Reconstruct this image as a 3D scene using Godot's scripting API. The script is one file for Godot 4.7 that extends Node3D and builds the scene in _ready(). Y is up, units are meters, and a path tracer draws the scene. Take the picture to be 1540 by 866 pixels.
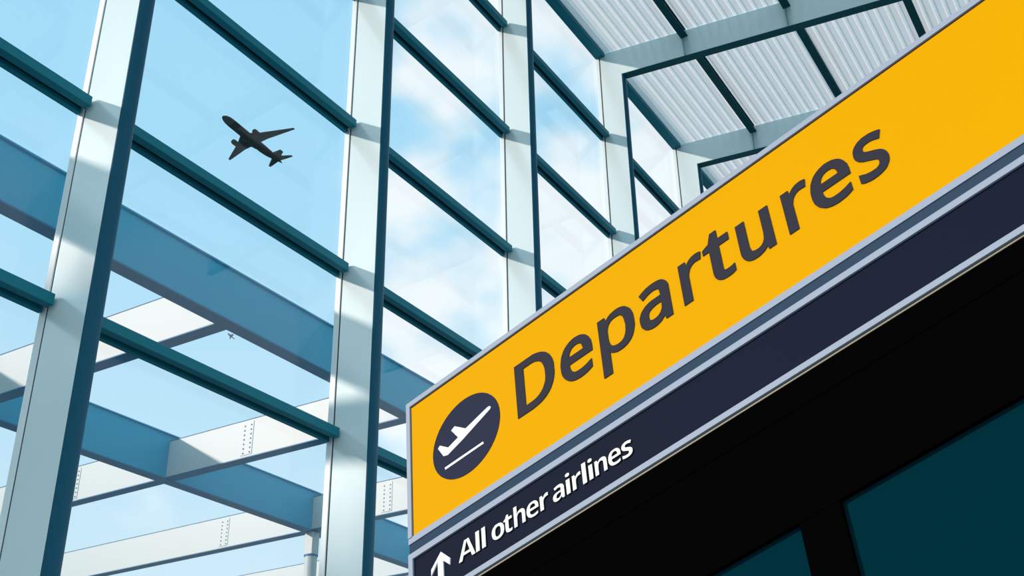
extends Node3D
# An airport hall: a glazed steel wall with slightly skewed portal frames, a canopy outside, a departures sign inside.

const EYE := 1.6                                   # camera height; heights below are given above the eye and lifted by it
const SKEW := 0.129280218                          # the frames stand a little skew to the glass wall
const BAY := 3.852948888
const COL0 := 1.6235249                            # x of frame 0
const LEVELS := [-1.1, 1.2, 4.50, 6.60, 8.707, 10.937, 13.164]   # undersides of the transoms above the eye
const HEAD := 15.255                               # outer top of the frames above the eye
const DEPTH := 0.535                               # depth of the frames
const WIDTH := 0.185                               # width of the frames
const KNEE := 0.5965

var M := {}
var used := {}


# ---------------------------------------------------------------- naming
func numbered(called: String) -> String:
	if not used.has(called):
		used[called] = 0
		return called
	used[called] += 1
	return "%s_%03d" % [called, used[called]]


func thing(called: String, label: String, category: String, at := Vector3.ZERO, group := "") -> Node3D:
	var o := Node3D.new()
	o.name = numbered(called)
	add_child(o, true)
	o.position = at
	o.set_meta("label", label)
	o.set_meta("category", category)
	o.set_meta("kind", "thing")
	if group != "":
		o.set_meta("group", group)
	return o


func setting(called: String) -> Node3D:
	var o := Node3D.new()
	o.name = called
	add_child(o, true)
	o.set_meta("kind", "structure")
	return o


func part(called: String, mesh: Mesh, mat: Material, parent: Node, xf := Transform3D.IDENTITY) -> MeshInstance3D:
	var o := MeshInstance3D.new()
	o.name = called
	var taken := 0
	while parent.has_node(NodePath(o.name)):
		taken += 1
		o.name = "%s_%03d" % [called, taken]
	o.mesh = mesh
	o.material_override = mat
	o.transform = xf
	o.cast_shadow = GeometryInstance3D.SHADOW_CASTING_SETTING_ON
	parent.add_child(o, true)
	return o


# ---------------------------------------------------------------- shapes
func mb() -> SurfaceTool:
	var st := SurfaceTool.new()
	st.begin(Mesh.PRIMITIVE_TRIANGLES)
	return st


func tri(st: SurfaceTool, a: Vector3, b: Vector3, c: Vector3, out: Vector3) -> void:
	var n := (b - a).cross(c - a)
	if n.length_squared() < 1e-16:
		return
	n = n.normalized()
	if n.dot(out) > 0.0:
		var t := b
		b = c
		c = t
	else:
		n = -n
	for p in [a, b, c]:
		st.set_normal(n)
		st.add_vertex(p)


func quad(st: SurfaceTool, a: Vector3, b: Vector3, c: Vector3, d: Vector3, out: Vector3) -> void:
	tri(st, a, b, c, out)
	tri(st, a, c, d, out)


# a box with chamfered edges, centred on xf
func bx(st: SurfaceTool, size: Vector3, xf := Transform3D.IDENTITY, bev := 0.0) -> void:
	var h := size * 0.5
	bev = minf(bev, minf(h.x, minf(h.y, h.z)) * 0.6)
	for ax in 3:
		var u := (ax + 1) % 3
		var v := (ax + 2) % 3
		for s in [-1.0, 1.0]:
			var q: Array[Vector3] = []
			for c in [[-1, -1], [1, -1], [1, 1], [-1, 1]]:
				var p := Vector3.ZERO
				p[ax] = s * h[ax]
				p[u] = c[0] * (h[u] - bev)
				p[v] = c[1] * (h[v] - bev)
				q.append(xf * p)
			var n := Vector3.ZERO
			n[ax] = s
			quad(st, q[0], q[1], q[2], q[3], xf.basis * n)
		if bev > 0.0:
			for s in [-1.0, 1.0]:
				for t in [-1.0, 1.0]:
					var q: Array[Vector3] = []
					for e in [-1.0, 1.0]:
						var p := Vector3.ZERO
						p[ax] = e * (h[ax] - bev)
						p[u] = s * h[u]
						p[v] = t * (h[v] - bev)
						var p2 := Vector3.ZERO
						p2[ax] = e * (h[ax] - bev)
						p2[u] = s * (h[u] - bev)
						p2[v] = t * h[v]
						q.append(xf * p)
						q.append(xf * p2)
					var n := Vector3.ZERO
					n[u] = s
					n[v] = t
					quad(st, q[0], q[1], q[3], q[2], xf.basis * n)
	if bev > 0.0:
		for sx in [-1.0, 1.0]:
			for sy in [-1.0, 1.0]:
				for sz in [-1.0, 1.0]:
					tri(st, xf * Vector3(sx * h.x, sy * (h.y - bev), sz * (h.z - bev)), xf * Vector3(sx * (h.x - bev), sy * h.y, sz * (h.z - bev)), xf * Vector3(sx * (h.x - bev), sy * (h.y - bev), sz * h.z), xf.basis * Vector3(sx, sy, sz))


func box_mesh(size: Vector3, bev := 0.0) -> ArrayMesh:
	var st := mb()
	bx(st, size, Transform3D.IDENTITY, bev)
	return st.commit()


# box between two corners
func span(st: SurfaceTool, a: Vector3, b: Vector3, bev := 0.0) -> void:
	bx(st, (b - a).abs(), Transform3D(Basis.IDENTITY, (a + b) * 0.5), bev)


# a polygon in the xy plane of xf, drawn out along z from z0 to z1
func prism(st: SurfaceTool, poly: PackedVector2Array, z0: float, z1: float, xf := Transform3D.IDENTITY) -> void:
	var idx := Geometry2D.triangulate_polygon(poly)
	for k in range(0, idx.size(), 3):
		for z in [z0, z1]:
			var a := poly[idx[k]]
			var b := poly[idx[k + 1]]
			var c := poly[idx[k + 2]]
			tri(st, xf * Vector3(a.x, a.y, z), xf * Vector3(b.x, b.y, z), xf * Vector3(c.x, c.y, z), xf.basis * Vector3(0, 0, -1.0 if (z == z0) == (z0 < z1) else 1.0))
	var sgn := -1.0 if Geometry2D.is_polygon_clockwise(poly) else 1.0
	for k in poly.size():
		var a := poly[k]
		var b := poly[(k + 1) % poly.size()]
		var n := Vector3(b.y - a.y, a.x - b.x, 0) * sgn
		quad(st, xf * Vector3(a.x, a.y, z0), xf * Vector3(b.x, b.y, z0), xf * Vector3(b.x, b.y, z1), xf * Vector3(a.x, a.y, z1), xf.basis * n)


# rings of points joined into a smooth skin
func skin(st: SurfaceTool, rings: Array, closed_ends := true) -> void:
	var m: int = rings[0].size()
	var mids: Array[Vector3] = []
	for r in rings:
		var c := Vector3.ZERO
		for p in r:
			c += p
		mids.append(c / m)
	for i in rings.size() - 1:
		for k in m:
			var q := [[i, k], [i, (k + 1) % m], [i + 1, (k + 1) % m], [i + 1, k]]
			var ps: Array[Vector3] = []
			var ns: Array[Vector3] = []
			for e in q:
				var p: Vector3 = rings[e[0]][e[1]]
				ps.append(p)
				var along: Vector3 = mids[mini(e[0] + 1, rings.size() - 1)] - mids[maxi(e[0] - 1, 0)]
				var n: Vector3 = p - mids[e[0]]
				n -= along.normalized() * n.dot(along.normalized())
				ns.append(n.normalized() if n.length() > 1e-6 else along.normalized())
			for t in [[0, 1, 2], [0, 2, 3]]:
				var f := (ps[t[1]] - ps[t[0]]).cross(ps[t[2]] - ps[t[0]])
				var order: Array = t if f.dot(ns[t[0]] + ns[t[1]] + ns[t[2]]) < 0.0 else [t[0], t[2], t[1]]
				for j in order:
					st.set_normal(ns[j])
					st.add_vertex(ps[j])
	if closed_ends:
		for e in [0, rings.size() - 1]:
			var out: Vector3 = mids[0] - mids[1] if e == 0 else mids[e] - mids[e - 1]
			for k in m:
				tri(st, mids[e], rings[e][k], rings[e][(k + 1) % m], out)


func ring(c: Vector3, rx: float, ry: float, m: int, ax := Vector3.RIGHT, ay := Vector3.UP) -> Array:
	var r := []
	for k in m:
		var a := TAU * k / m
		r.append(c + ax * cos(a) * rx + ay * sin(a) * ry)
	return r


func cyl(st: SurfaceTool, a: Vector3, b: Vector3, r: float, m := 16) -> void:
	var d := (b - a).normalized()
	var s := d.cross(Vector3.RIGHT if absf(d.x) < 0.8 else Vector3.UP).normalized()
	skin(st, [ring(a, r, r, m, s, d.cross(s)), ring(b, r, r, m, s, d.cross(s))])


# ---------------------------------------------------------------- materials
func lin(r: float, g: float, b: float) -> Color:
	return Color(r, g, b).linear_to_srgb()


func mat(called: String, c: Color, rough: float, metal := 0.0, spec := 0.5) -> StandardMaterial3D:
	var m := StandardMaterial3D.new()
	m.resource_name = called
	m.albedo_color = c
	m.roughness = rough
	m.metallic = metal
	m.metallic_specular = spec
	M[called] = m
	return m


func noise_tex(freq: float, lo: float, hi: float, seed_: int, size := 256) -> NoiseTexture2D:
	var n := FastNoiseLite.new()
	n.seed = seed_
	n.frequency = freq
	n.fractal_octaves = 4
	var t := NoiseTexture2D.new()
	t.width = size
	t.height = size
	t.seamless = true
	t.noise = n
	var g := Gradient.new()
	g.set_color(0, Color(lo, lo, lo))
	g.set_color(1, Color(hi, hi, hi))
	t.color_ramp = g
	return t


func materials() -> void:
	var fm := mat("brushed_pale_steel", lin(0.67, 0.875, 0.91), 1.0, 0.15, 0.5)
	fm.roughness_texture = noise_tex(0.012, 0.15, 0.22, 5)
	fm.roughness_texture_channel = BaseMaterial3D.TEXTURE_CHANNEL_RED
	fm.uv1_triplanar = true
	fm.uv1_scale = Vector3(0.5, 0.1, 0.5)
	mat("mullion_white", lin(0.70, 0.87, 0.90), 0.4, 0.1)
	mat("gasket", lin(0.02, 0.04, 0.05), 0.7)
	mat("flange_blue", lin(0.002, 0.085, 0.15), 0.42, 0.0, 0.25)
	mat("transom_teal", lin(0.006, 0.18, 0.245), 0.45, 0.0, 0.25)
	mat("transom_groove", lin(0.001, 0.025, 0.04), 0.7, 0.0, 0.1)
	mat("rafter_shade_teal", lin(0.24, 0.50, 0.51), 0.24, 0.6)  # roof shade on the pale steel, put into the ribs' colour
	mat("rafter_edge", lin(0.008, 0.10, 0.12), 0.5, 0.0, 0.2)
	mat("purlin_teal", lin(0.003, 0.08, 0.10), 0.5, 0.0, 0.2)
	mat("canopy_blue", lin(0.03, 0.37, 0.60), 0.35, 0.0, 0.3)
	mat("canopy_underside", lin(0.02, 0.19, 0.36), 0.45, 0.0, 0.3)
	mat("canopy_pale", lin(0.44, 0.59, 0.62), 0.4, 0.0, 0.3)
	var shades := [[0.68, 0.92, 0.96], [0.63, 0.89, 0.94], [0.73, 0.94, 0.97]]
	for k in 3:
		var s: Array = shades[k]
		var d := mat("roof_sheet_%s" % ["plain", "grey", "bright"][k], lin(s[0], s[1], s[2]), 0.55)
		d.backlight_enabled = true
		d.backlight = Color(0.85, 0.85, 0.85)
	var g := mat("glass", lin(0.5, 0.8, 0.9), 0.0)
	g.albedo_color = Color(g.albedo_color, 0.02)
	g.metallic_specular = 0.3
	g.transparency = BaseMaterial3D.TRANSPARENCY_ALPHA
	mat("sign_yellow", Color(0.785, 0.60, 0.0), 0.6, 0.0, 0.1)
	mat("sign_frame", Color(0.54, 0.62, 0.70), 0.6, 0.0, 0.3)
	mat("sign_slate", Color(0.19, 0.27, 0.35), 0.9, 0.0, 0.1)
	mat("sign_navy", Color(0.08, 0.115, 0.185), 0.6, 0.0, 0.1)
	mat("sign_edge", Color(0.36, 0.16, 0.02), 0.7, 0.0, 0.1)
	mat("sign_letter", Color(0.18, 0.195, 0.235), 0.6, 0.0, 0.1)
	mat("sign_disc", Color(0.15, 0.18, 0.26), 0.6, 0.0, 0.1)
	mat("sign_white", Color(0.82, 0.89, 0.93), 0.6)
	mat("sign_cream", Color(0.84, 0.90, 0.86), 0.6)
	mat("fascia_black", Color(0.012, 0.012, 0.014), 0.9, 0.0, 0.05)
	mat("pane_dark_teal", lin(0.0003, 0.022, 0.034), 0.95, 0.0, 0.05)
	mat("beading_tan", Color(0.50, 0.50, 0.42), 0.6)
	mat("plane_backlit", Color(0.05, 0.035, 0.03), 0.9, 0.0, 0.1)  # near-black is backlit shade put into the colour of a white airliner
	mat("plane_backlit_deep", Color(0.02, 0.018, 0.02), 0.9, 0.0, 0.05)  # the same silhouette shade, deeper, for wings and engines
	mat("bird_grey", Color(0.50, 0.58, 0.63), 0.9)
	mat("shade_block_cladding", lin(0.30, 0.36, 0.36), 0.7)
	mat("shade_block_trim", lin(0.45, 0.5, 0.5), 0.6)
	mat("shade_block_glass", lin(0.03, 0.07, 0.08), 0.15)
	mat("floor_pale", lin(0.22, 0.27, 0.29), 0.5)
	mat("apron_concrete", lin(0.15, 0.18, 0.19), 0.9)


# ---------------------------------------------------------------- sky
func paint_sky() -> ImageTexture:
	var w := 1536
	var h := 768
	var n := FastNoiseLite.new()
	n.seed = 11
	n.frequency = 1.0
	n.fractal_octaves = 6
	n.fractal_gain = 0.52
	var im := Image.create_empty(w, h, false, Image.FORMAT_RGBF)
	for j in h:
		var th := PI * (j + 0.5) / h
		var y := cos(th)
		if y < -0.02:
			im.fill_rect(Rect2i(0, j, w, h - j), Color(0.15, 0.18, 0.19))
			break
		var s := sin(th)
		var e := clampf(y, 0.0, 1.0)
		var blue := Color(0.70, 0.88, 0.98).lerp(Color(0.38, 0.74, 0.98), smoothstep(0.05, 0.62, e)).lerp(Color(0.22, 0.54, 0.90), smoothstep(0.6, 1.0, e))
		for i in w:
			var ph := TAU * (i + 0.5) / w
			var d := Vector3(sin(ph) * s, y, -cos(ph) * s)
			var a := rad_to_deg(atan2(-d.z, d.x))       # bearing from the wall's direction towards the outside
			var more := lerpf(0.66, 0.16, smoothstep(36.0, 43.0, a)) if a > -20.0 and a < 70.0 else 0.66
			if a >= 70.0:
				more = lerpf(0.14, 0.78, smoothstep(70.0, 110.0, a))
			elif a <= -20.0:
				more = 0.86
			var q := Vector3(d.x, d.y * 1.5, d.z)
			var v := n.get_noise_3d(q.x * 3.6, q.y * 3.6, q.z * 3.6) * 0.5 + 0.5
			var c := smoothstep(0.80 - more * 0.62, 1.04 - more * 0.62, v)
			im.set_pixel(i, j, blue.lerp(Color(0.95, 1.02, 1.05), c * 0.96))
	return ImageTexture.create_from_image(im)


func fx(i: int) -> float:
	return COL0 + BAY * i


# ---------------------------------------------------------------- frames
const COLUMN_LABELS := [
	"pale steel wall column beyond the left edge of the picture",
	"leftmost and widest pale steel wall column, mirror-like, with a blurred beam reflection",
	"pale steel wall column between the airliner and the yellow sign, second from left",
	"slim pale steel wall column, third from left, ending behind the yellow sign",
	"short pale steel wall column under the wide teal roof beam, fourth from left",
	"shortest visible pale steel column, rightmost, peeping over the sign's top edge",
	"pale steel wall column hidden behind the word Departures",
	"pale steel wall column hidden behind the sign's right end",
]
const RAFTER_LABELS := [
	"teal roof beam of the column beyond the left edge of the picture",
	"teal roof beam above the leftmost column, out of the frame",
	"teal roof beam above the second column from left, out of the frame",
	"teal roof beam of the third column from left, just above the picture",
	"wide teal roof beam running up from the fourth steel column",
	"lower teal roof beam meeting the top edge of the yellow sign",
	"teal roof beam hidden behind the word Departures",
	"teal roof beam hidden behind the sign's right end",
]


func frame(i: int) -> void:
	var zi := Vector3(sin(SKEW), 0, cos(SKEW))
	var b := Basis(zi, Vector3.UP, zi.cross(Vector3.UP))     # local x into the room, y up, z back along the wall
	var at := Vector3(fx(i), EYE, 0)
	var inner := DEPTH
	var top := HEAD
	var low := HEAD - KNEE
	var floor_y := -EYE
	var xf := Transform3D(b, Vector3.ZERO)
	var lab: String = COLUMN_LABELS[i]
	var col := thing("steel_column", lab, "column", at, "steel columns of the glazed wall")
	var st := mb()
	prism(st, PackedVector2Array([Vector2(0.10, floor_y), Vector2(inner, floor_y), Vector2(inner, low), Vector2(0.10, top - 0.06)]), 0.0, -WIDTH, xf)
	part("web_plate", st.commit(), M.brushed_pale_steel, col)
	# the edge towards the room: a flat strip with a rounded face
	st = mb()
	var prof := PackedVector2Array()
	for k in 9:
		var t := -1.0 + k / 4.0
		prof.append(Vector2(inner + 0.004 + 0.055 * sqrt(maxf(0.0, 1.0 - t * t * 0.98)), -WIDTH * 0.5 + t * WIDTH * 0.5))
	var p2 := PackedVector2Array([Vector2(inner, -WIDTH)])
	p2.append_array(prof)
	p2.append(Vector2(inner, 0.0))
	# the profile lies in the x-z plane; draw it out along y
	var up := Transform3D(Basis(zi, b.z, Vector3.UP), Vector3.ZERO)
	prism(st, p2, floor_y, low - 0.002, up)
	part("front_flange", st.commit(), M.flange_blue, col)
	st = mb()
	bx(st, Vector3(0.075, top - floor_y - 0.1, WIDTH * 0.7), Transform3D(b, zi * 0.04 + Vector3(0, (top + floor_y) * 0.5, 0) - b.z * WIDTH * 0.35), 0.006)
	part("glazing_mullion", st.commit(), M.mullion_white, col)
	st = mb()
	bx(st, Vector3(0.028, top - floor_y - 0.1, WIDTH * 0.6), Transform3D(b, zi * 0.089 + Vector3(0, (top + floor_y) * 0.5, 0) - b.z * WIDTH * 0.36))
	part("gasket", st.commit(), M.gasket, col)
	# the roof beam of the same frame
	var rl: String = RAFTER_LABELS[i]
	var raf := thing("roof_beam", rl, "beam", at, "roof beams of the hall")
	var far := 12.5
	st = mb()
	prism(st, PackedVector2Array([Vector2(0.10, top - 0.058), Vector2(inner, low + 0.002), Vector2(far, low + 0.002), Vector2(far, top + 0.03), Vector2(0.10, top + 0.03)]), -0.012, -WIDTH + 0.012, xf)
	part("web_plate", st.commit(), M.brushed_pale_steel, raf)
	st = mb()
	bx(st, Vector3(far - inner + 0.03, 0.022, WIDTH), Transform3D(b, zi * (far + inner + 0.03) * 0.5 + Vector3(0, low - 0.010, 0) - b.z * WIDTH * 0.5), 0.005)
	part("bottom_flange", st.commit(), M.rafter_edge, raf)
	for k in 6:                                            # stiffener ribs where the purlins land
		st = mb()
		bx(st, Vector3(0.014, KNEE - 0.04, 0.05), Transform3D(b, zi * (1.85 + k * 2.04) / cos(SKEW) + Vector3(0, (top + low) * 0.5 - 0.01, 0) + b.z * 0.012))
		part("stiffener", st.commit(), M.rafter_shade_teal, raf)


# ---------------------------------------------------------------- glazing
func glazing(i: int) -> void:
	var bay := setting("window_%d" % (i + 1))
	var x0 := fx(i)
	var x1 := fx(i + 1)
	bay.position = Vector3(0, EYE, 0)
	for k in LEVELS.size():
		var y: float = LEVELS[k]
		var bar := transom(x0 + 0.02, x1, y, bay)
		bar.set_meta("kind", "structure")
		var y1: float = LEVELS[k + 1] if k + 1 < LEVELS.size() else HEAD - 0.02
		var st := mb()
		span(st, Vector3(x0 + 0.06, y + 0.10, -0.028), Vector3(x1 + 0.05, y1 + 0.03, -0.004))
		part("glass_pane", st.commit(), M.glass, bay)
	var st := mb()                                         # the head member under the roof edge
	span(st, Vector3(x0 + WIDTH - 0.05, HEAD - 0.05, 0.0), Vector3(x1 + 0.03, HEAD + 0.16, 0.20), 0.006)
	part("head_rail", st.commit(), M.transom_teal, bay)


func transom(x0: float, x1: float, y: float, parent: Node) -> MeshInstance3D:
	var st := mb()
	span(st, Vector3(x0 + 0.14, y + 0.022, 0.105), Vector3(x1 - 0.012, y + 0.13, 0.20), 0.004)
	var o := part("transom", st.commit(), M.transom_teal, parent)
	st = mb()
	span(st, Vector3(x0 + 0.10, y, 0.0), Vector3(x1 - 0.004, y + 0.12, 0.052), 0.004)
	part("glazing_cap", st.commit(), M.transom_teal, o)
	st = mb()
	span(st, Vector3(x0 + 0.12, y + 0.05, 0.052), Vector3(x1 - 0.02, y + 0.12, 0.105))
	part("shadow_groove", st.commit(), M.transom_groove, o)
	return o


# ---------------------------------------------------------------- roof
func roof() -> void:
	var c := setting("ceiling")
	var y := EYE + HEAD + 0.05
	var x0 := fx(-1) - 0.6
	var k := 0
	var z := 0.16
	var rng := RandomNumberGenerator.new()
	rng.seed = 4
	for s in 12:
		var z1 := z + 1.0
		for i in 4:
			var xa := x0 + i * 2.0 * BAY
			var xb := xa + 2.0 * BAY
			var st := mb()
			var ribs := 5
			var w := (z1 - z) / ribs
			var pts: Array[Vector2] = []
			for r in ribs:
				var q := z + r * w
				for e in [[0.0, 0.0], [0.62, 0.0], [0.72, 0.028], [0.90, 0.028]]:
					pts.append(Vector2(q + e[0] * w, y + e[1]))
			pts.append(Vector2(z1, y))
			for p in pts.size() - 1:
				var a := pts[p]
				var b := pts[p + 1]
				quad(st, Vector3(xa, a.y, a.x), Vector3(xb, a.y, a.x), Vector3(xb, b.y, b.x), Vector3(xa, b.y, b.x), Vector3(0, -1, 0))
			part("roof_sheet", st.commit(), M["roof_sheet_" + ["plain", "grey", "bright", "plain"][rng.randi() % 4]], c)
		z = z1
	for p in 6:                                             # purlins under the sheets, from frame to frame
		var pz := 1.80 + 2.04 * p
		for i in range(-1, 7):
			var off := tan(SKEW) * pz
			var st := mb()
			var a := fx(i) + off + WIDTH - 0.012
			var b := fx(i + 1) + off + 0.012
			prism(st, PackedVector2Array([Vector2(0, 0), Vector2(0.15, 0), Vector2(0.15, 0.022), Vector2(0.022, 0.022), Vector2(0.022, 0.17), Vector2(0.12, 0.17), Vector2(0.12, 0.195), Vector2(0, 0.195)]), a, b, Transform3D(Basis(Vector3(0, 0, 1), Vector3.UP, Vector3(1, 0, 0)), Vector3(0, y - 0.198, pz)))
			part("purlin", st.commit(), M.purlin_teal, c)


# ---------------------------------------------------------------- the canopy outside
const CANOPY_LOW := 6.29
const CANOPY_TOP := 6.957
const NEAR_BEAM := -1.50
const FAR_BEAM := -6.57


func long_beam(z: float, lo: float, hi: float, label: String) -> void:
	var o := thing("canopy_edge_beam", label, "beam", Vector3(0, EYE, z), "long canopy beams outside the glass")
	var l := 34.0
	var st := mb()
	span(st, Vector3(0, lo + 0.024, -0.02), Vector3(l, hi - 0.022, 0.045), 0.0)
	part("web_plate", st.commit(), M.canopy_blue, o)
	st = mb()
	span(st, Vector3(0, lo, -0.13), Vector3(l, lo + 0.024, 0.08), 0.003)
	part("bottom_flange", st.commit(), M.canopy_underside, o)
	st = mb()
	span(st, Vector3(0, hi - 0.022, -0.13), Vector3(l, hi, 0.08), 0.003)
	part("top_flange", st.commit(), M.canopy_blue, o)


func cross_beam(x: float, label: String) -> void:
	var o := thing("canopy_cross_beam", label, "beam", Vector3(x, EYE, 0), "pale cross beams of the canopy")
	for seg in [[NEAR_BEAM - 0.135, FAR_BEAM + 0.085], [FAR_BEAM - 0.135, -15.7]]:
		var st := mb()
		span(st, Vector3(0.0, CANOPY_LOW + 0.016, seg[0]), Vector3(0.04, CANOPY_TOP - 0.016, seg[1]))
		part("web_plate", st.commit(), M.canopy_pale, o)
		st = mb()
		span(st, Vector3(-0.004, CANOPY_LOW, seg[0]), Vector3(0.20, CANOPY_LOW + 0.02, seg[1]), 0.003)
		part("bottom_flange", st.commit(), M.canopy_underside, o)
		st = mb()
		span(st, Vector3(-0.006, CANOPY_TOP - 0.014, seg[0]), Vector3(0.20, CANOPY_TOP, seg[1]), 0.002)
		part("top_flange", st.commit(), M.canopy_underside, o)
	for sz in [-4.69, -8.8]:                               # bolted splices
		var st := mb()
		span(st, Vector3(-0.008, CANOPY_LOW + 0.05, sz - 0.12), Vector3(0.0, CANOPY_TOP - 0.05, sz + 0.12), 0.002)
		var plate := part("splice_plate", st.commit(), M.canopy_pale, o)
		st = mb()
		for r in 7:
			for c in [-0.07, 0.07]:
				var p := Vector3(-0.008, CANOPY_LOW + 0.09 + r * 0.078, sz + c)
				cyl(st, p, p - Vector3(0.016, 0, 0), 0.014, 6)
		var bolts := part("bolt", st.commit(), M.canopy_pale, plate)
		bolts.set_meta("kind", "stuff")


func canopy() -> void:
	long_beam(NEAR_BEAM, 6.29, 7.02, "upper blue canopy beam just outside the glass, crossing the two left columns")
	long_beam(FAR_BEAM, 6.28, 7.085, "farther and lower blue canopy beam outside, with pale cross beams meeting it")
	var at := [5.25, 9.02, 12.86, 16.62, 20.4, 24.2]
	var names := ["pale canopy cross beam beyond the left edge of the picture", "uppermost pale canopy cross beam outside, beside the leftmost column", "bolted pale canopy cross beam below the uppermost one, meeting the farther blue beam", "pale canopy cross beam at the bottom edge between the two left columns", "pale cross beam glimpsed low between second column and sign", "pale canopy cross beam hidden behind the yellow sign"]
	for k in at.size():
		cross_beam(at[k], names[k])
	var posts := ["", "slender pale canopy post hidden at the left", "", "slender pale canopy post rising beside the foot of the second column", "", "slender pale canopy post hidden behind the sign"]
	for k in [1, 3, 5]:
		var o := thing("canopy_post", posts[k], "post", Vector3(at[k] + 0.13, 0, FAR_BEAM), "canopy posts")
		var st := mb()
		cyl(st, Vector3(0, 0.0, 0), Vector3(0, EYE + 5.81, 0), 0.12, 20)
		part("shaft", st.commit(), M.canopy_pale, o)
		st = mb()
		cyl(st, Vector3(0, EYE + 5.81, 0), Vector3(0, EYE + 5.84, 0), 0.135, 20)
		part("collar", st.commit(), M.canopy_underside, o)
		st = mb()
		span(st, Vector3(-0.10, EYE + 5.84, -0.10), Vector3(0.10, EYE + 6.279, 0.10), 0.008)
		part("head_block", st.commit(), M.canopy_pale, o)


# ---------------------------------------------------------------- the sign
const SU := Vector3(-0.08494935, 0.31380843, 0.94567853)
const SV := Vector3(0.11069931, 0.94620594, -0.30403944)
const SN := Vector3(-0.99021678, 0.07885800, -0.11511796)
const SLANT := 0.2          # its ends and its letters lean by this much along its length
const SK := 5.0


func sp(u: float, v: float, n := 0.0) -> Vector3:
	return Vector3((u - SLANT * v) * SK, -v * SK, n)


# a slab of the sign: u and v in the sign's own measure, n in metres along its face's normal
func slab(u0: float, v0: float, u1: float, v1: float, n0: float, n1: float, st: SurfaceTool = null) -> ArrayMesh:
	return poly_slab([[u0, v0], [u1, v0], [u1, v1], [u0, v1]], n0, n1, st)


func poly_slab(uv: Array, n0: float, n1: float, st: SurfaceTool = null) -> ArrayMesh:
	var own := st == null
	if own:
		st = mb()
	var p := PackedVector2Array()
	for q in uv:
		var w := sp(q[0], q[1])
		p.append(Vector2(w.x, w.y))
	prism(st, p, n0, n1)
	return st.commit() if own else null


func glyph_font(weight: int, thicker: float) -> Font:
	var f := SystemFont.new()
	f.font_names = PackedStringArray(["Droid Sans"])
	f.font_weight = weight
	if thicker == 0.0:
		return f
	var v := FontVariation.new()
	v.base_font = f
	v.variation_embolden = thicker
	return v


func glyph(ch: String, font: Font) -> PackedVector3Array:
	var tm := TextMesh.new()
	tm.text = ch
	tm.font = font
	tm.font_size = 64
	tm.pixel_size = 0.01
	tm.depth = 0.05
	tm.curve_step = 1.0
	var a := tm.surface_get_arrays(0)
	var v: PackedVector3Array = a[Mesh.ARRAY_VERTEX]
	var ix: PackedInt32Array = a[Mesh.ARRAY_INDEX] if a[Mesh.ARRAY_INDEX] != null else PackedInt32Array()
	if ix.is_empty():
		return v
	var out := PackedVector3Array()
	for k in ix:
		out.append(v[k])
	return out


func letter(ch: String, u0: float, u1: float, base: float, cap: float, thick: float, m: Material, font: Font, parent: Node, ref: Vector2) -> void:
	var v := glyph(ch, font)
	var lo := Vector3(1e9, 1e9, 1e9)
	var hi := -lo
	for p in v:
		lo = lo.min(p)
		hi = hi.max(p)
	var st := mb()
	var sv := cap / (ref.y - ref.x)
	for k in range(0, v.size(), 3):
		var q: Array[Vector3] = []
		for j in 3:
			var p := v[k + j]
			q.append(sp(lerpf(u0, u1, (p.x - lo.x) / (hi.x - lo.x)), base - (p.y - ref.x) * sv, lerpf(0.0, thick, (p.z - lo.z) / (hi.z - lo.z))))
		var n := -(q[1] - q[0]).cross(q[2] - q[0]).normalized()
		for p in q:
			st.set_normal(n)
			st.add_vertex(p)
	part("letter", st.commit(), m, parent)


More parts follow.
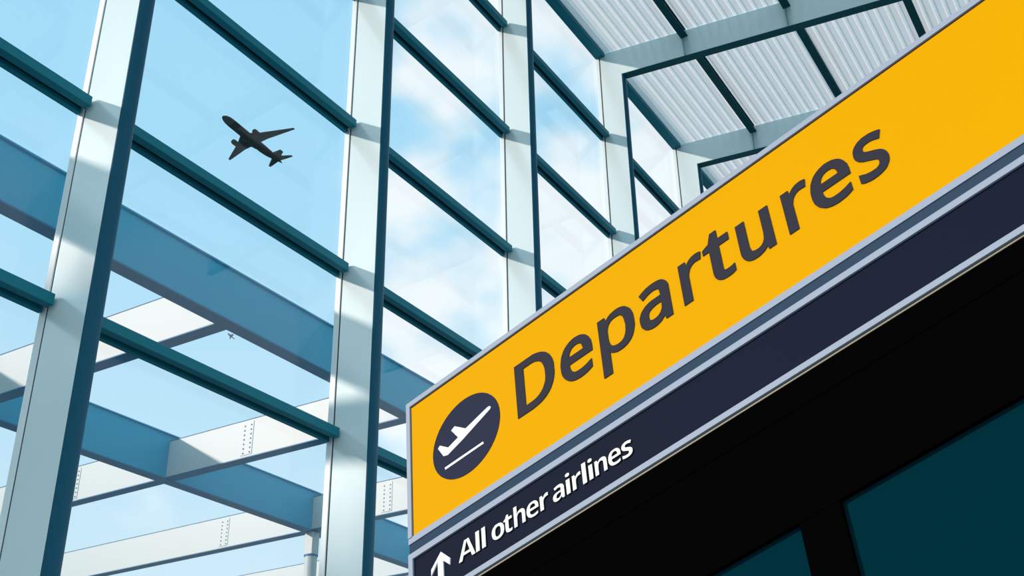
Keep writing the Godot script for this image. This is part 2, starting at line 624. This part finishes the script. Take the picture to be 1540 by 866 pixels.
func sign_box() -> void:
	var font := glyph_font(400, 0.52)
	var font_p := glyph_font(400, 0.42)
	var bold := glyph_font(700, -0.45)
	var o := thing("departures_sign", "large tilted yellow airport sign reading Departures with a navy band below", "sign", Vector3(3.761666, 1.894616 + EYE, 5.219187))
	o.basis = Basis(SU, SV, SN)
	var R := 0.66
	# the casing and its rails
	part("casing", slab(0.0006, 0.0006, R, 0.1846, -0.16, -0.012), M.sign_frame, o)
	var st := mb()
	slab(0, 0, R, 0.0046, -0.15, 0.006, st)
	slab(0, 0.0046, 0.0042, 0.1225, -0.15, 0.006, st)
	part("frame", st.commit(), M.sign_frame, o)
	part("panel_edge", slab(0.0042, 0.0046, R, 0.1224, -0.012, -0.004), M.sign_edge, o)
	var yellow := part("yellow_panel", slab(0.0052, 0.0060, R, 0.1220, -0.010, -0.001), M.sign_yellow, o)
	part("rail", slab(0, 0.1222, R, 0.1276, -0.15, 0.003), M.sign_frame, o)
	part("recess_band", slab(0.0004, 0.1276, R, 0.1362, -0.03, -0.001), M.sign_slate, o)
	part("rail", slab(0, 0.1362, R, 0.1411, -0.15, 0.006), M.sign_frame, o)
	part("rail", slab(0, 0.1411, 0.0046, 0.1805, -0.15, 0.006), M.sign_frame, o)
	part("rail", slab(0, 0.1805, R, 0.1848, -0.15, 0.006), M.sign_frame, o)
	var navy := part("navy_panel", slab(0.0046, 0.1411, R, 0.1805, -0.03, -0.004), M.sign_navy, o)
	# Departures
	var ref := Vector2(1e9, -1e9)
	for p in glyph("D", font):
		ref = Vector2(minf(ref.x, p.y), maxf(ref.y, p.y))
	var big := [["D", 0.1203, 0.1597], ["e", 0.1663, 0.1978], ["p", 0.2052, 0.2386], ["a", 0.2436, 0.2729], ["r", 0.2835, 0.3046], ["t", 0.3062, 0.3302], ["u", 0.3364, 0.3651], ["r", 0.3765, 0.3979], ["e", 0.3993, 0.4313], ["s", 0.4362, 0.4606]]
	for q in big:
		letter(q[0], q[1], q[2], 0.0826, 0.0470, 0.003, M.sign_letter, font_p if q[0] == "p" else font, yellow, ref)
	# the round departures symbol
	var disc := []
	for k in 48:
		var a := TAU * k / 48
		disc.append([0.0655 + 0.0366 * cos(a), 0.0662 + 0.0335 * sin(a)])
	var d := part("round_symbol", poly_slab(disc, -0.001, 0.0015), M.sign_disc, yellow)
	d.name = "round_symbol"
	part("take_off_plane", poly_slab([[0.0931, 0.0554], [0.0936, 0.0566], [0.0926, 0.0578], [0.0889, 0.0590], [0.0614, 0.0683], [0.0455, 0.0727], [0.0408, 0.0713], [0.0350, 0.0615], [0.0372, 0.0597], [0.0462, 0.0664], [0.0573, 0.0634], [0.0502, 0.0532], [0.0541, 0.0514], [0.0659, 0.0601], [0.0898, 0.0546], [0.0918, 0.0547]], -0.001, 0.003), M.sign_white, yellow)
	part("runway_line", poly_slab([[0.0416, 0.0820], [0.0834, 0.0818], [0.0840, 0.0838], [0.0422, 0.0842]], -0.001, 0.003), M.sign_white, yellow)
	# All other airlines
	var small := [["A", 0.0525, 0.0695], ["l", 0.0703, 0.0739], ["l", 0.0765, 0.0801], ["o", 0.0866, 0.0988], ["t", 0.0987, 0.1068], ["h", 0.1089, 0.1198], ["e", 0.1214, 0.1328], ["r", 0.1345, 0.1424], ["a", 0.1469, 0.1577], ["i", 0.1597, 0.1635], ["r", 0.1657, 0.1736], ["l", 0.1752, 0.1788], ["i", 0.1811, 0.1849], ["n", 0.1870, 0.1978], ["e", 0.1994, 0.2106], ["s", 0.2118, 0.2210]]
	ref = Vector2(1e9, -1e9)
	for p in glyph("l", bold):
		ref = Vector2(minf(ref.x, p.y), maxf(ref.y, p.y))
	for q in small:
		letter(q[0], q[1], q[2], 0.1680, 0.0160, 0.003, M.sign_cream, bold, navy, ref)
	part("arrow", poly_slab([[0.0343, 0.1497], [0.0436, 0.1592], [0.0431, 0.1643], [0.0364, 0.1578], [0.0364, 0.1765], [0.0306, 0.1765], [0.0308, 0.1560], [0.0236, 0.1642], [0.0238, 0.1592]], -0.004, 0.003), M.sign_white, navy)

	# the black bulkhead under the sign, with dark teal panes
	var b := thing("black_bulkhead", "black fascia and mullion framing dark teal panes beneath the yellow sign", "bulkhead", Vector3(3.761666, 1.894616 + EYE, 5.219187))
	b.basis = Basis(SU, SV, SN)
	part("beading", slab(0.0, 0.1862, R, 0.1872, -0.1, 0.0), M.beading_tan, b)
	part("fascia_board", slab(0.0, 0.1872, R, 0.2068, -0.16, -0.004), M.fascia_black, b)
	part("fascia_board", slab(0.0, 0.2072, R, 0.2776, -0.16, -0.006), M.fascia_black, b)
	part("mullion", slab(0.333, 0.2776, 0.3625, 0.44, -0.16, -0.008), M.fascia_black, b)
	part("mullion", slab(0.02, 0.2776, 0.05, 0.44, -0.16, -0.008), M.fascia_black, b)
	part("sill", slab(0.02, 0.44, R, 0.47, -0.16, -0.006), M.fascia_black, b)
	part("pane", slab(0.05, 0.2776, 0.333, 0.44, -0.09, -0.03), M.pane_dark_teal, b)
	part("pane", slab(0.3625, 0.2776, R, 0.44, -0.09, -0.03), M.pane_dark_teal, b)
	# what carries them: two posts behind, standing on the floor
	for u in [0.16, 0.56]:
		var foot := o.transform * sp(u, 0.1, -0.26)
		var pst := mb()
		cyl(pst, Vector3(0, 0.06, 0), Vector3(0, foot.y, 0), 0.06, 16)
		var po := part("post", pst.commit(), M.fascia_black, b)
		po.transform = b.transform.affine_inverse() * Transform3D(Basis.IDENTITY, Vector3(foot.x, 0, foot.z))
		for v in [0.12, 0.30]:
			pass


# ---------------------------------------------------------------- an added, unseen block that casts shade on the feet of the columns
func add_shade_block() -> void:
	var o := thing("shade_block", "added grey block outside, unseen beyond the left edge, put there to shade the feet of the columns", "shade_blocker", Vector3(-24.5, 0, -23.0))
	var st := mb()
	span(st, Vector3(-4, 0, -50), Vector3(0, 21.0, 0))
	part("wall", st.commit(), M.shade_block_cladding, o)
	st = mb()
	span(st, Vector3(-4.2, 21.0, -50.2), Vector3(0.2, 22.0, 0.2), 0.05)
	part("parapet", st.commit(), M.shade_block_trim, o)
	for f in 5:
		for k in 10:
			st = mb()
			span(st, Vector3(-0.05, 1.4 + f * 4.0, -49.0 + k * 4.9), Vector3(0.06, 3.7 + f * 4.0, -45.0 + k * 4.9), 0.02)
			part("window", st.commit(), M.shade_block_glass, o)


# ---------------------------------------------------------------- in the sky
func wing(st: SurfaceTool, root: Vector3, rc: float, tip: Vector3, tc: float, tr: float, mid := Vector3.ZERO, mc := 0.0) -> void:
	var secs := [[root, rc, tr * rc]]
	if mc > 0.0:
		secs.append([mid, mc, tr * mc])
	secs.append([tip, tc, tr * tc])
	var rings := []
	for s in secs:
		var r := []
		var p: Vector3 = s[0]
		var vertical := absf(tip.y - root.y) > absf(tip.z - root.z)
		for e in [[0.0, 0.0], [0.08, 0.32], [0.3, 0.5], [0.65, 0.34], [1.0, 0.02], [0.65, -0.30], [0.3, -0.42], [0.08, -0.28]]:
			var t: float = e[1] * s[2]
			r.append(p + Vector3(e[0] * s[1], 0.0 if vertical else t, t if vertical else 0.0))
		rings.append(r)
	skin(st, rings)


func airliner() -> void:
	var o := thing("airliner", "twin-engined airliner coloured as a dark backlit silhouette, flying in the blue sky beyond the glass wall", "airplane", Vector3(456.17467, 484.03156 + EYE, -494.82341))
	o.basis = Basis(Vector3(0.99736490, -0.07081233, -0.01577582), Vector3(0.06924400, 0.99403834, -0.08422026), -Vector3(-0.0216456, -0.08290585, -0.99632728)).orthonormalized()
	# local x runs aft from the nose, y up, z sideways
	var st := mb()
	var rings := []
	for q in [[0.0, 0.15, -0.5], [0.5, 0.95, -0.42], [1.6, 1.7, -0.3], [3.4, 2.45, -0.12], [6.0, 2.95, 0.0], [9.0, 3.1, 0.0], [42.0, 3.1, 0.0], [48.0, 2.75, 0.35], [54.0, 1.95, 0.95], [59.0, 1.15, 1.4], [62.5, 0.5, 1.6], [63.6, 0.15, 1.65]]:
		rings.append(ring(Vector3(q[0], q[2], 0), q[1], q[1], 20, Vector3(0, 0, 1), Vector3.UP))
	skin(st, rings)
	part("fuselage", st.commit(), M.plane_backlit, o)
	st = mb()
	rings = []
	for q in [[20.0, 0.4, 1.2], [22.5, 1.5, 2.6], [26.0, 1.9, 3.1], [34.0, 1.9, 3.1], [37.5, 1.3, 2.4], [39.5, 0.3, 1.0]]:
		rings.append(ring(Vector3(q[0], -2.0, 0), q[2], q[1], 16, Vector3(0, 0, 1), Vector3.UP))
	skin(st, rings)
	part("belly_fairing", st.commit(), M.plane_backlit, o)
	for s in [-1.0, 1.0]:
		st = mb()
		wing(st, Vector3(20.5, -1.6, s * 1.5), 14.0, Vector3(39.3, 3.0, s * 30.4), 1.9, 0.11, Vector3(27.2, -0.5, s * 10.5), 8.2)
		part("wing", st.commit(), M.plane_backlit_deep, o)
		st = mb()
		rings = []
		for q in [[21.4, 1.45], [21.8, 1.75], [23.5, 1.95], [26.0, 1.8], [28.0, 1.3], [29.5, 0.6]]:
			rings.append(ring(Vector3(q[0], -2.7, s * 9.7), q[1], q[1], 18, Vector3(0, 0, 1), Vector3.UP))
		skin(st, rings)
		span(st, Vector3(24.0, -1.4, s * 9.7 - 0.25), Vector3(30.0, -0.4, s * 9.7 + 0.25), 0.1)
		part("engine", st.commit(), M.plane_backlit_deep, o)
		st = mb()
		wing(st, Vector3(53.8, 1.3, s * 0.8), 6.6, Vector3(61.0, 2.3, s * 10.7), 2.0, 0.10)
		part("tailplane", st.commit(), M.plane_backlit_deep, o)
	st = mb()
	wing(st, Vector3(51.0, 2.4, 0), 9.0, Vector3(60.5, 12.6, 0), 3.4, 0.09)
	part("tail_fin", st.commit(), M.plane_backlit, o)


func bird() -> void:
	var o := thing("bird", "tiny grey bird gliding far off under the deep blue canopy beam", "bird", Vector3(29.20144, 19.59243 + EYE, -22.22999))
	var ax := Vector3(0.70, -0.48, 0.35).normalized()
	var side := Vector3.UP.cross(ax).normalized()
	var st := mb()
	var rings := []
	for q in [[-0.16, 0.008], [-0.13, 0.024], [-0.06, 0.040], [0.03, 0.036], [0.10, 0.018], [0.17, 0.022], [0.19, 0.006]]:
		rings.append(ring(ax * q[0], q[1], q[1], 10, side, ax.cross(side)))
	skin(st, rings)
	part("body", st.commit(), M.bird_grey, o)
	for s in [-1.0, 1.0]:
		st = mb()
		var rr := []
		for q in [[0.02, 0.10, 0.0, 0.012], [0.12, 0.085, 0.035, 0.009], [0.23, 0.03, 0.0, 0.004]]:
			var c: Vector3 = side * s * q[0] + Vector3.UP * q[2] + ax * (q[0] * 0.25)
			rr.append(ring(c, q[1] * 0.5, q[3], 8, ax, Vector3.UP))
		skin(st, rr)
		part("wing", st.commit(), M.bird_grey, o)


# ---------------------------------------------------------------- the scene
func _ready() -> void:
	var cam := Camera3D.new()
	cam.name = "camera"
	add_child(cam)
	cam.transform = Transform3D(Basis(Vector3(0.51919424, -0.01901491, 0.85444472), Vector3(-0.39098002, 0.88372030, 0.25724126), -Vector3(0.75998156, 0.46762899, -0.45138803)), Vector3(0, EYE, 8.0))
	cam.fov = rad_to_deg(2.0 * atan(433.0 / 1724.0))
	cam.near = 0.1
	cam.far = 5000.0
	cam.current = true

	var env := Environment.new()
	env.background_mode = Environment.BG_SKY
	var sky := Sky.new()
	var pano := PanoramaSkyMaterial.new()
	pano.panorama = paint_sky()
	sky.sky_material = pano
	env.sky = sky
	env.tonemap_mode = Environment.TONE_MAPPER_LINEAR
	env.tonemap_exposure = 1.0
	env.sdfgi_enabled = true
	env.ssao_enabled = true
	env.ssil_enabled = true
	var we := WorldEnvironment.new()
	we.name = "world"
	we.environment = env
	add_child(we)

	var sun := DirectionalLight3D.new()
	sun.name = "sun"
	add_child(sun)
	sun.look_at_from_position(Vector3(-1.2, 0.605, -1.0) * 50.0, Vector3.ZERO)
	sun.light_color = lin(1.0, 0.76, 0.66)
	sun.light_energy = 1.36
	sun.light_angular_distance = 2.0
	sun.shadow_enabled = true

	materials()

	# the ground outside and the floor of the hall
	var ground := MeshInstance3D.new()
	ground.name = "ground"
	var st := mb()
	span(st, Vector3(-400, -0.5, -900), Vector3(1200, 0.0, 400))
	ground.mesh = st.commit()
	ground.material_override = M.apron_concrete
	ground.set_meta("kind", "structure")
	add_child(ground)
	var fl := MeshInstance3D.new()
	fl.name = "floor"
	st = mb()
	span(st, Vector3(-6.0, -0.2, -0.1), Vector3(32.0, 0.06, 14.0))
	fl.mesh = st.commit()
	fl.material_override = M.floor_pale
	fl.set_meta("kind", "structure")
	add_child(fl)

	for i in range(0, 8):
		frame(i)
	for i in range(0, 7):
		glazing(i)
	roof()
	canopy()
	add_shade_block()
	sign_box()
	airliner()
	bird()
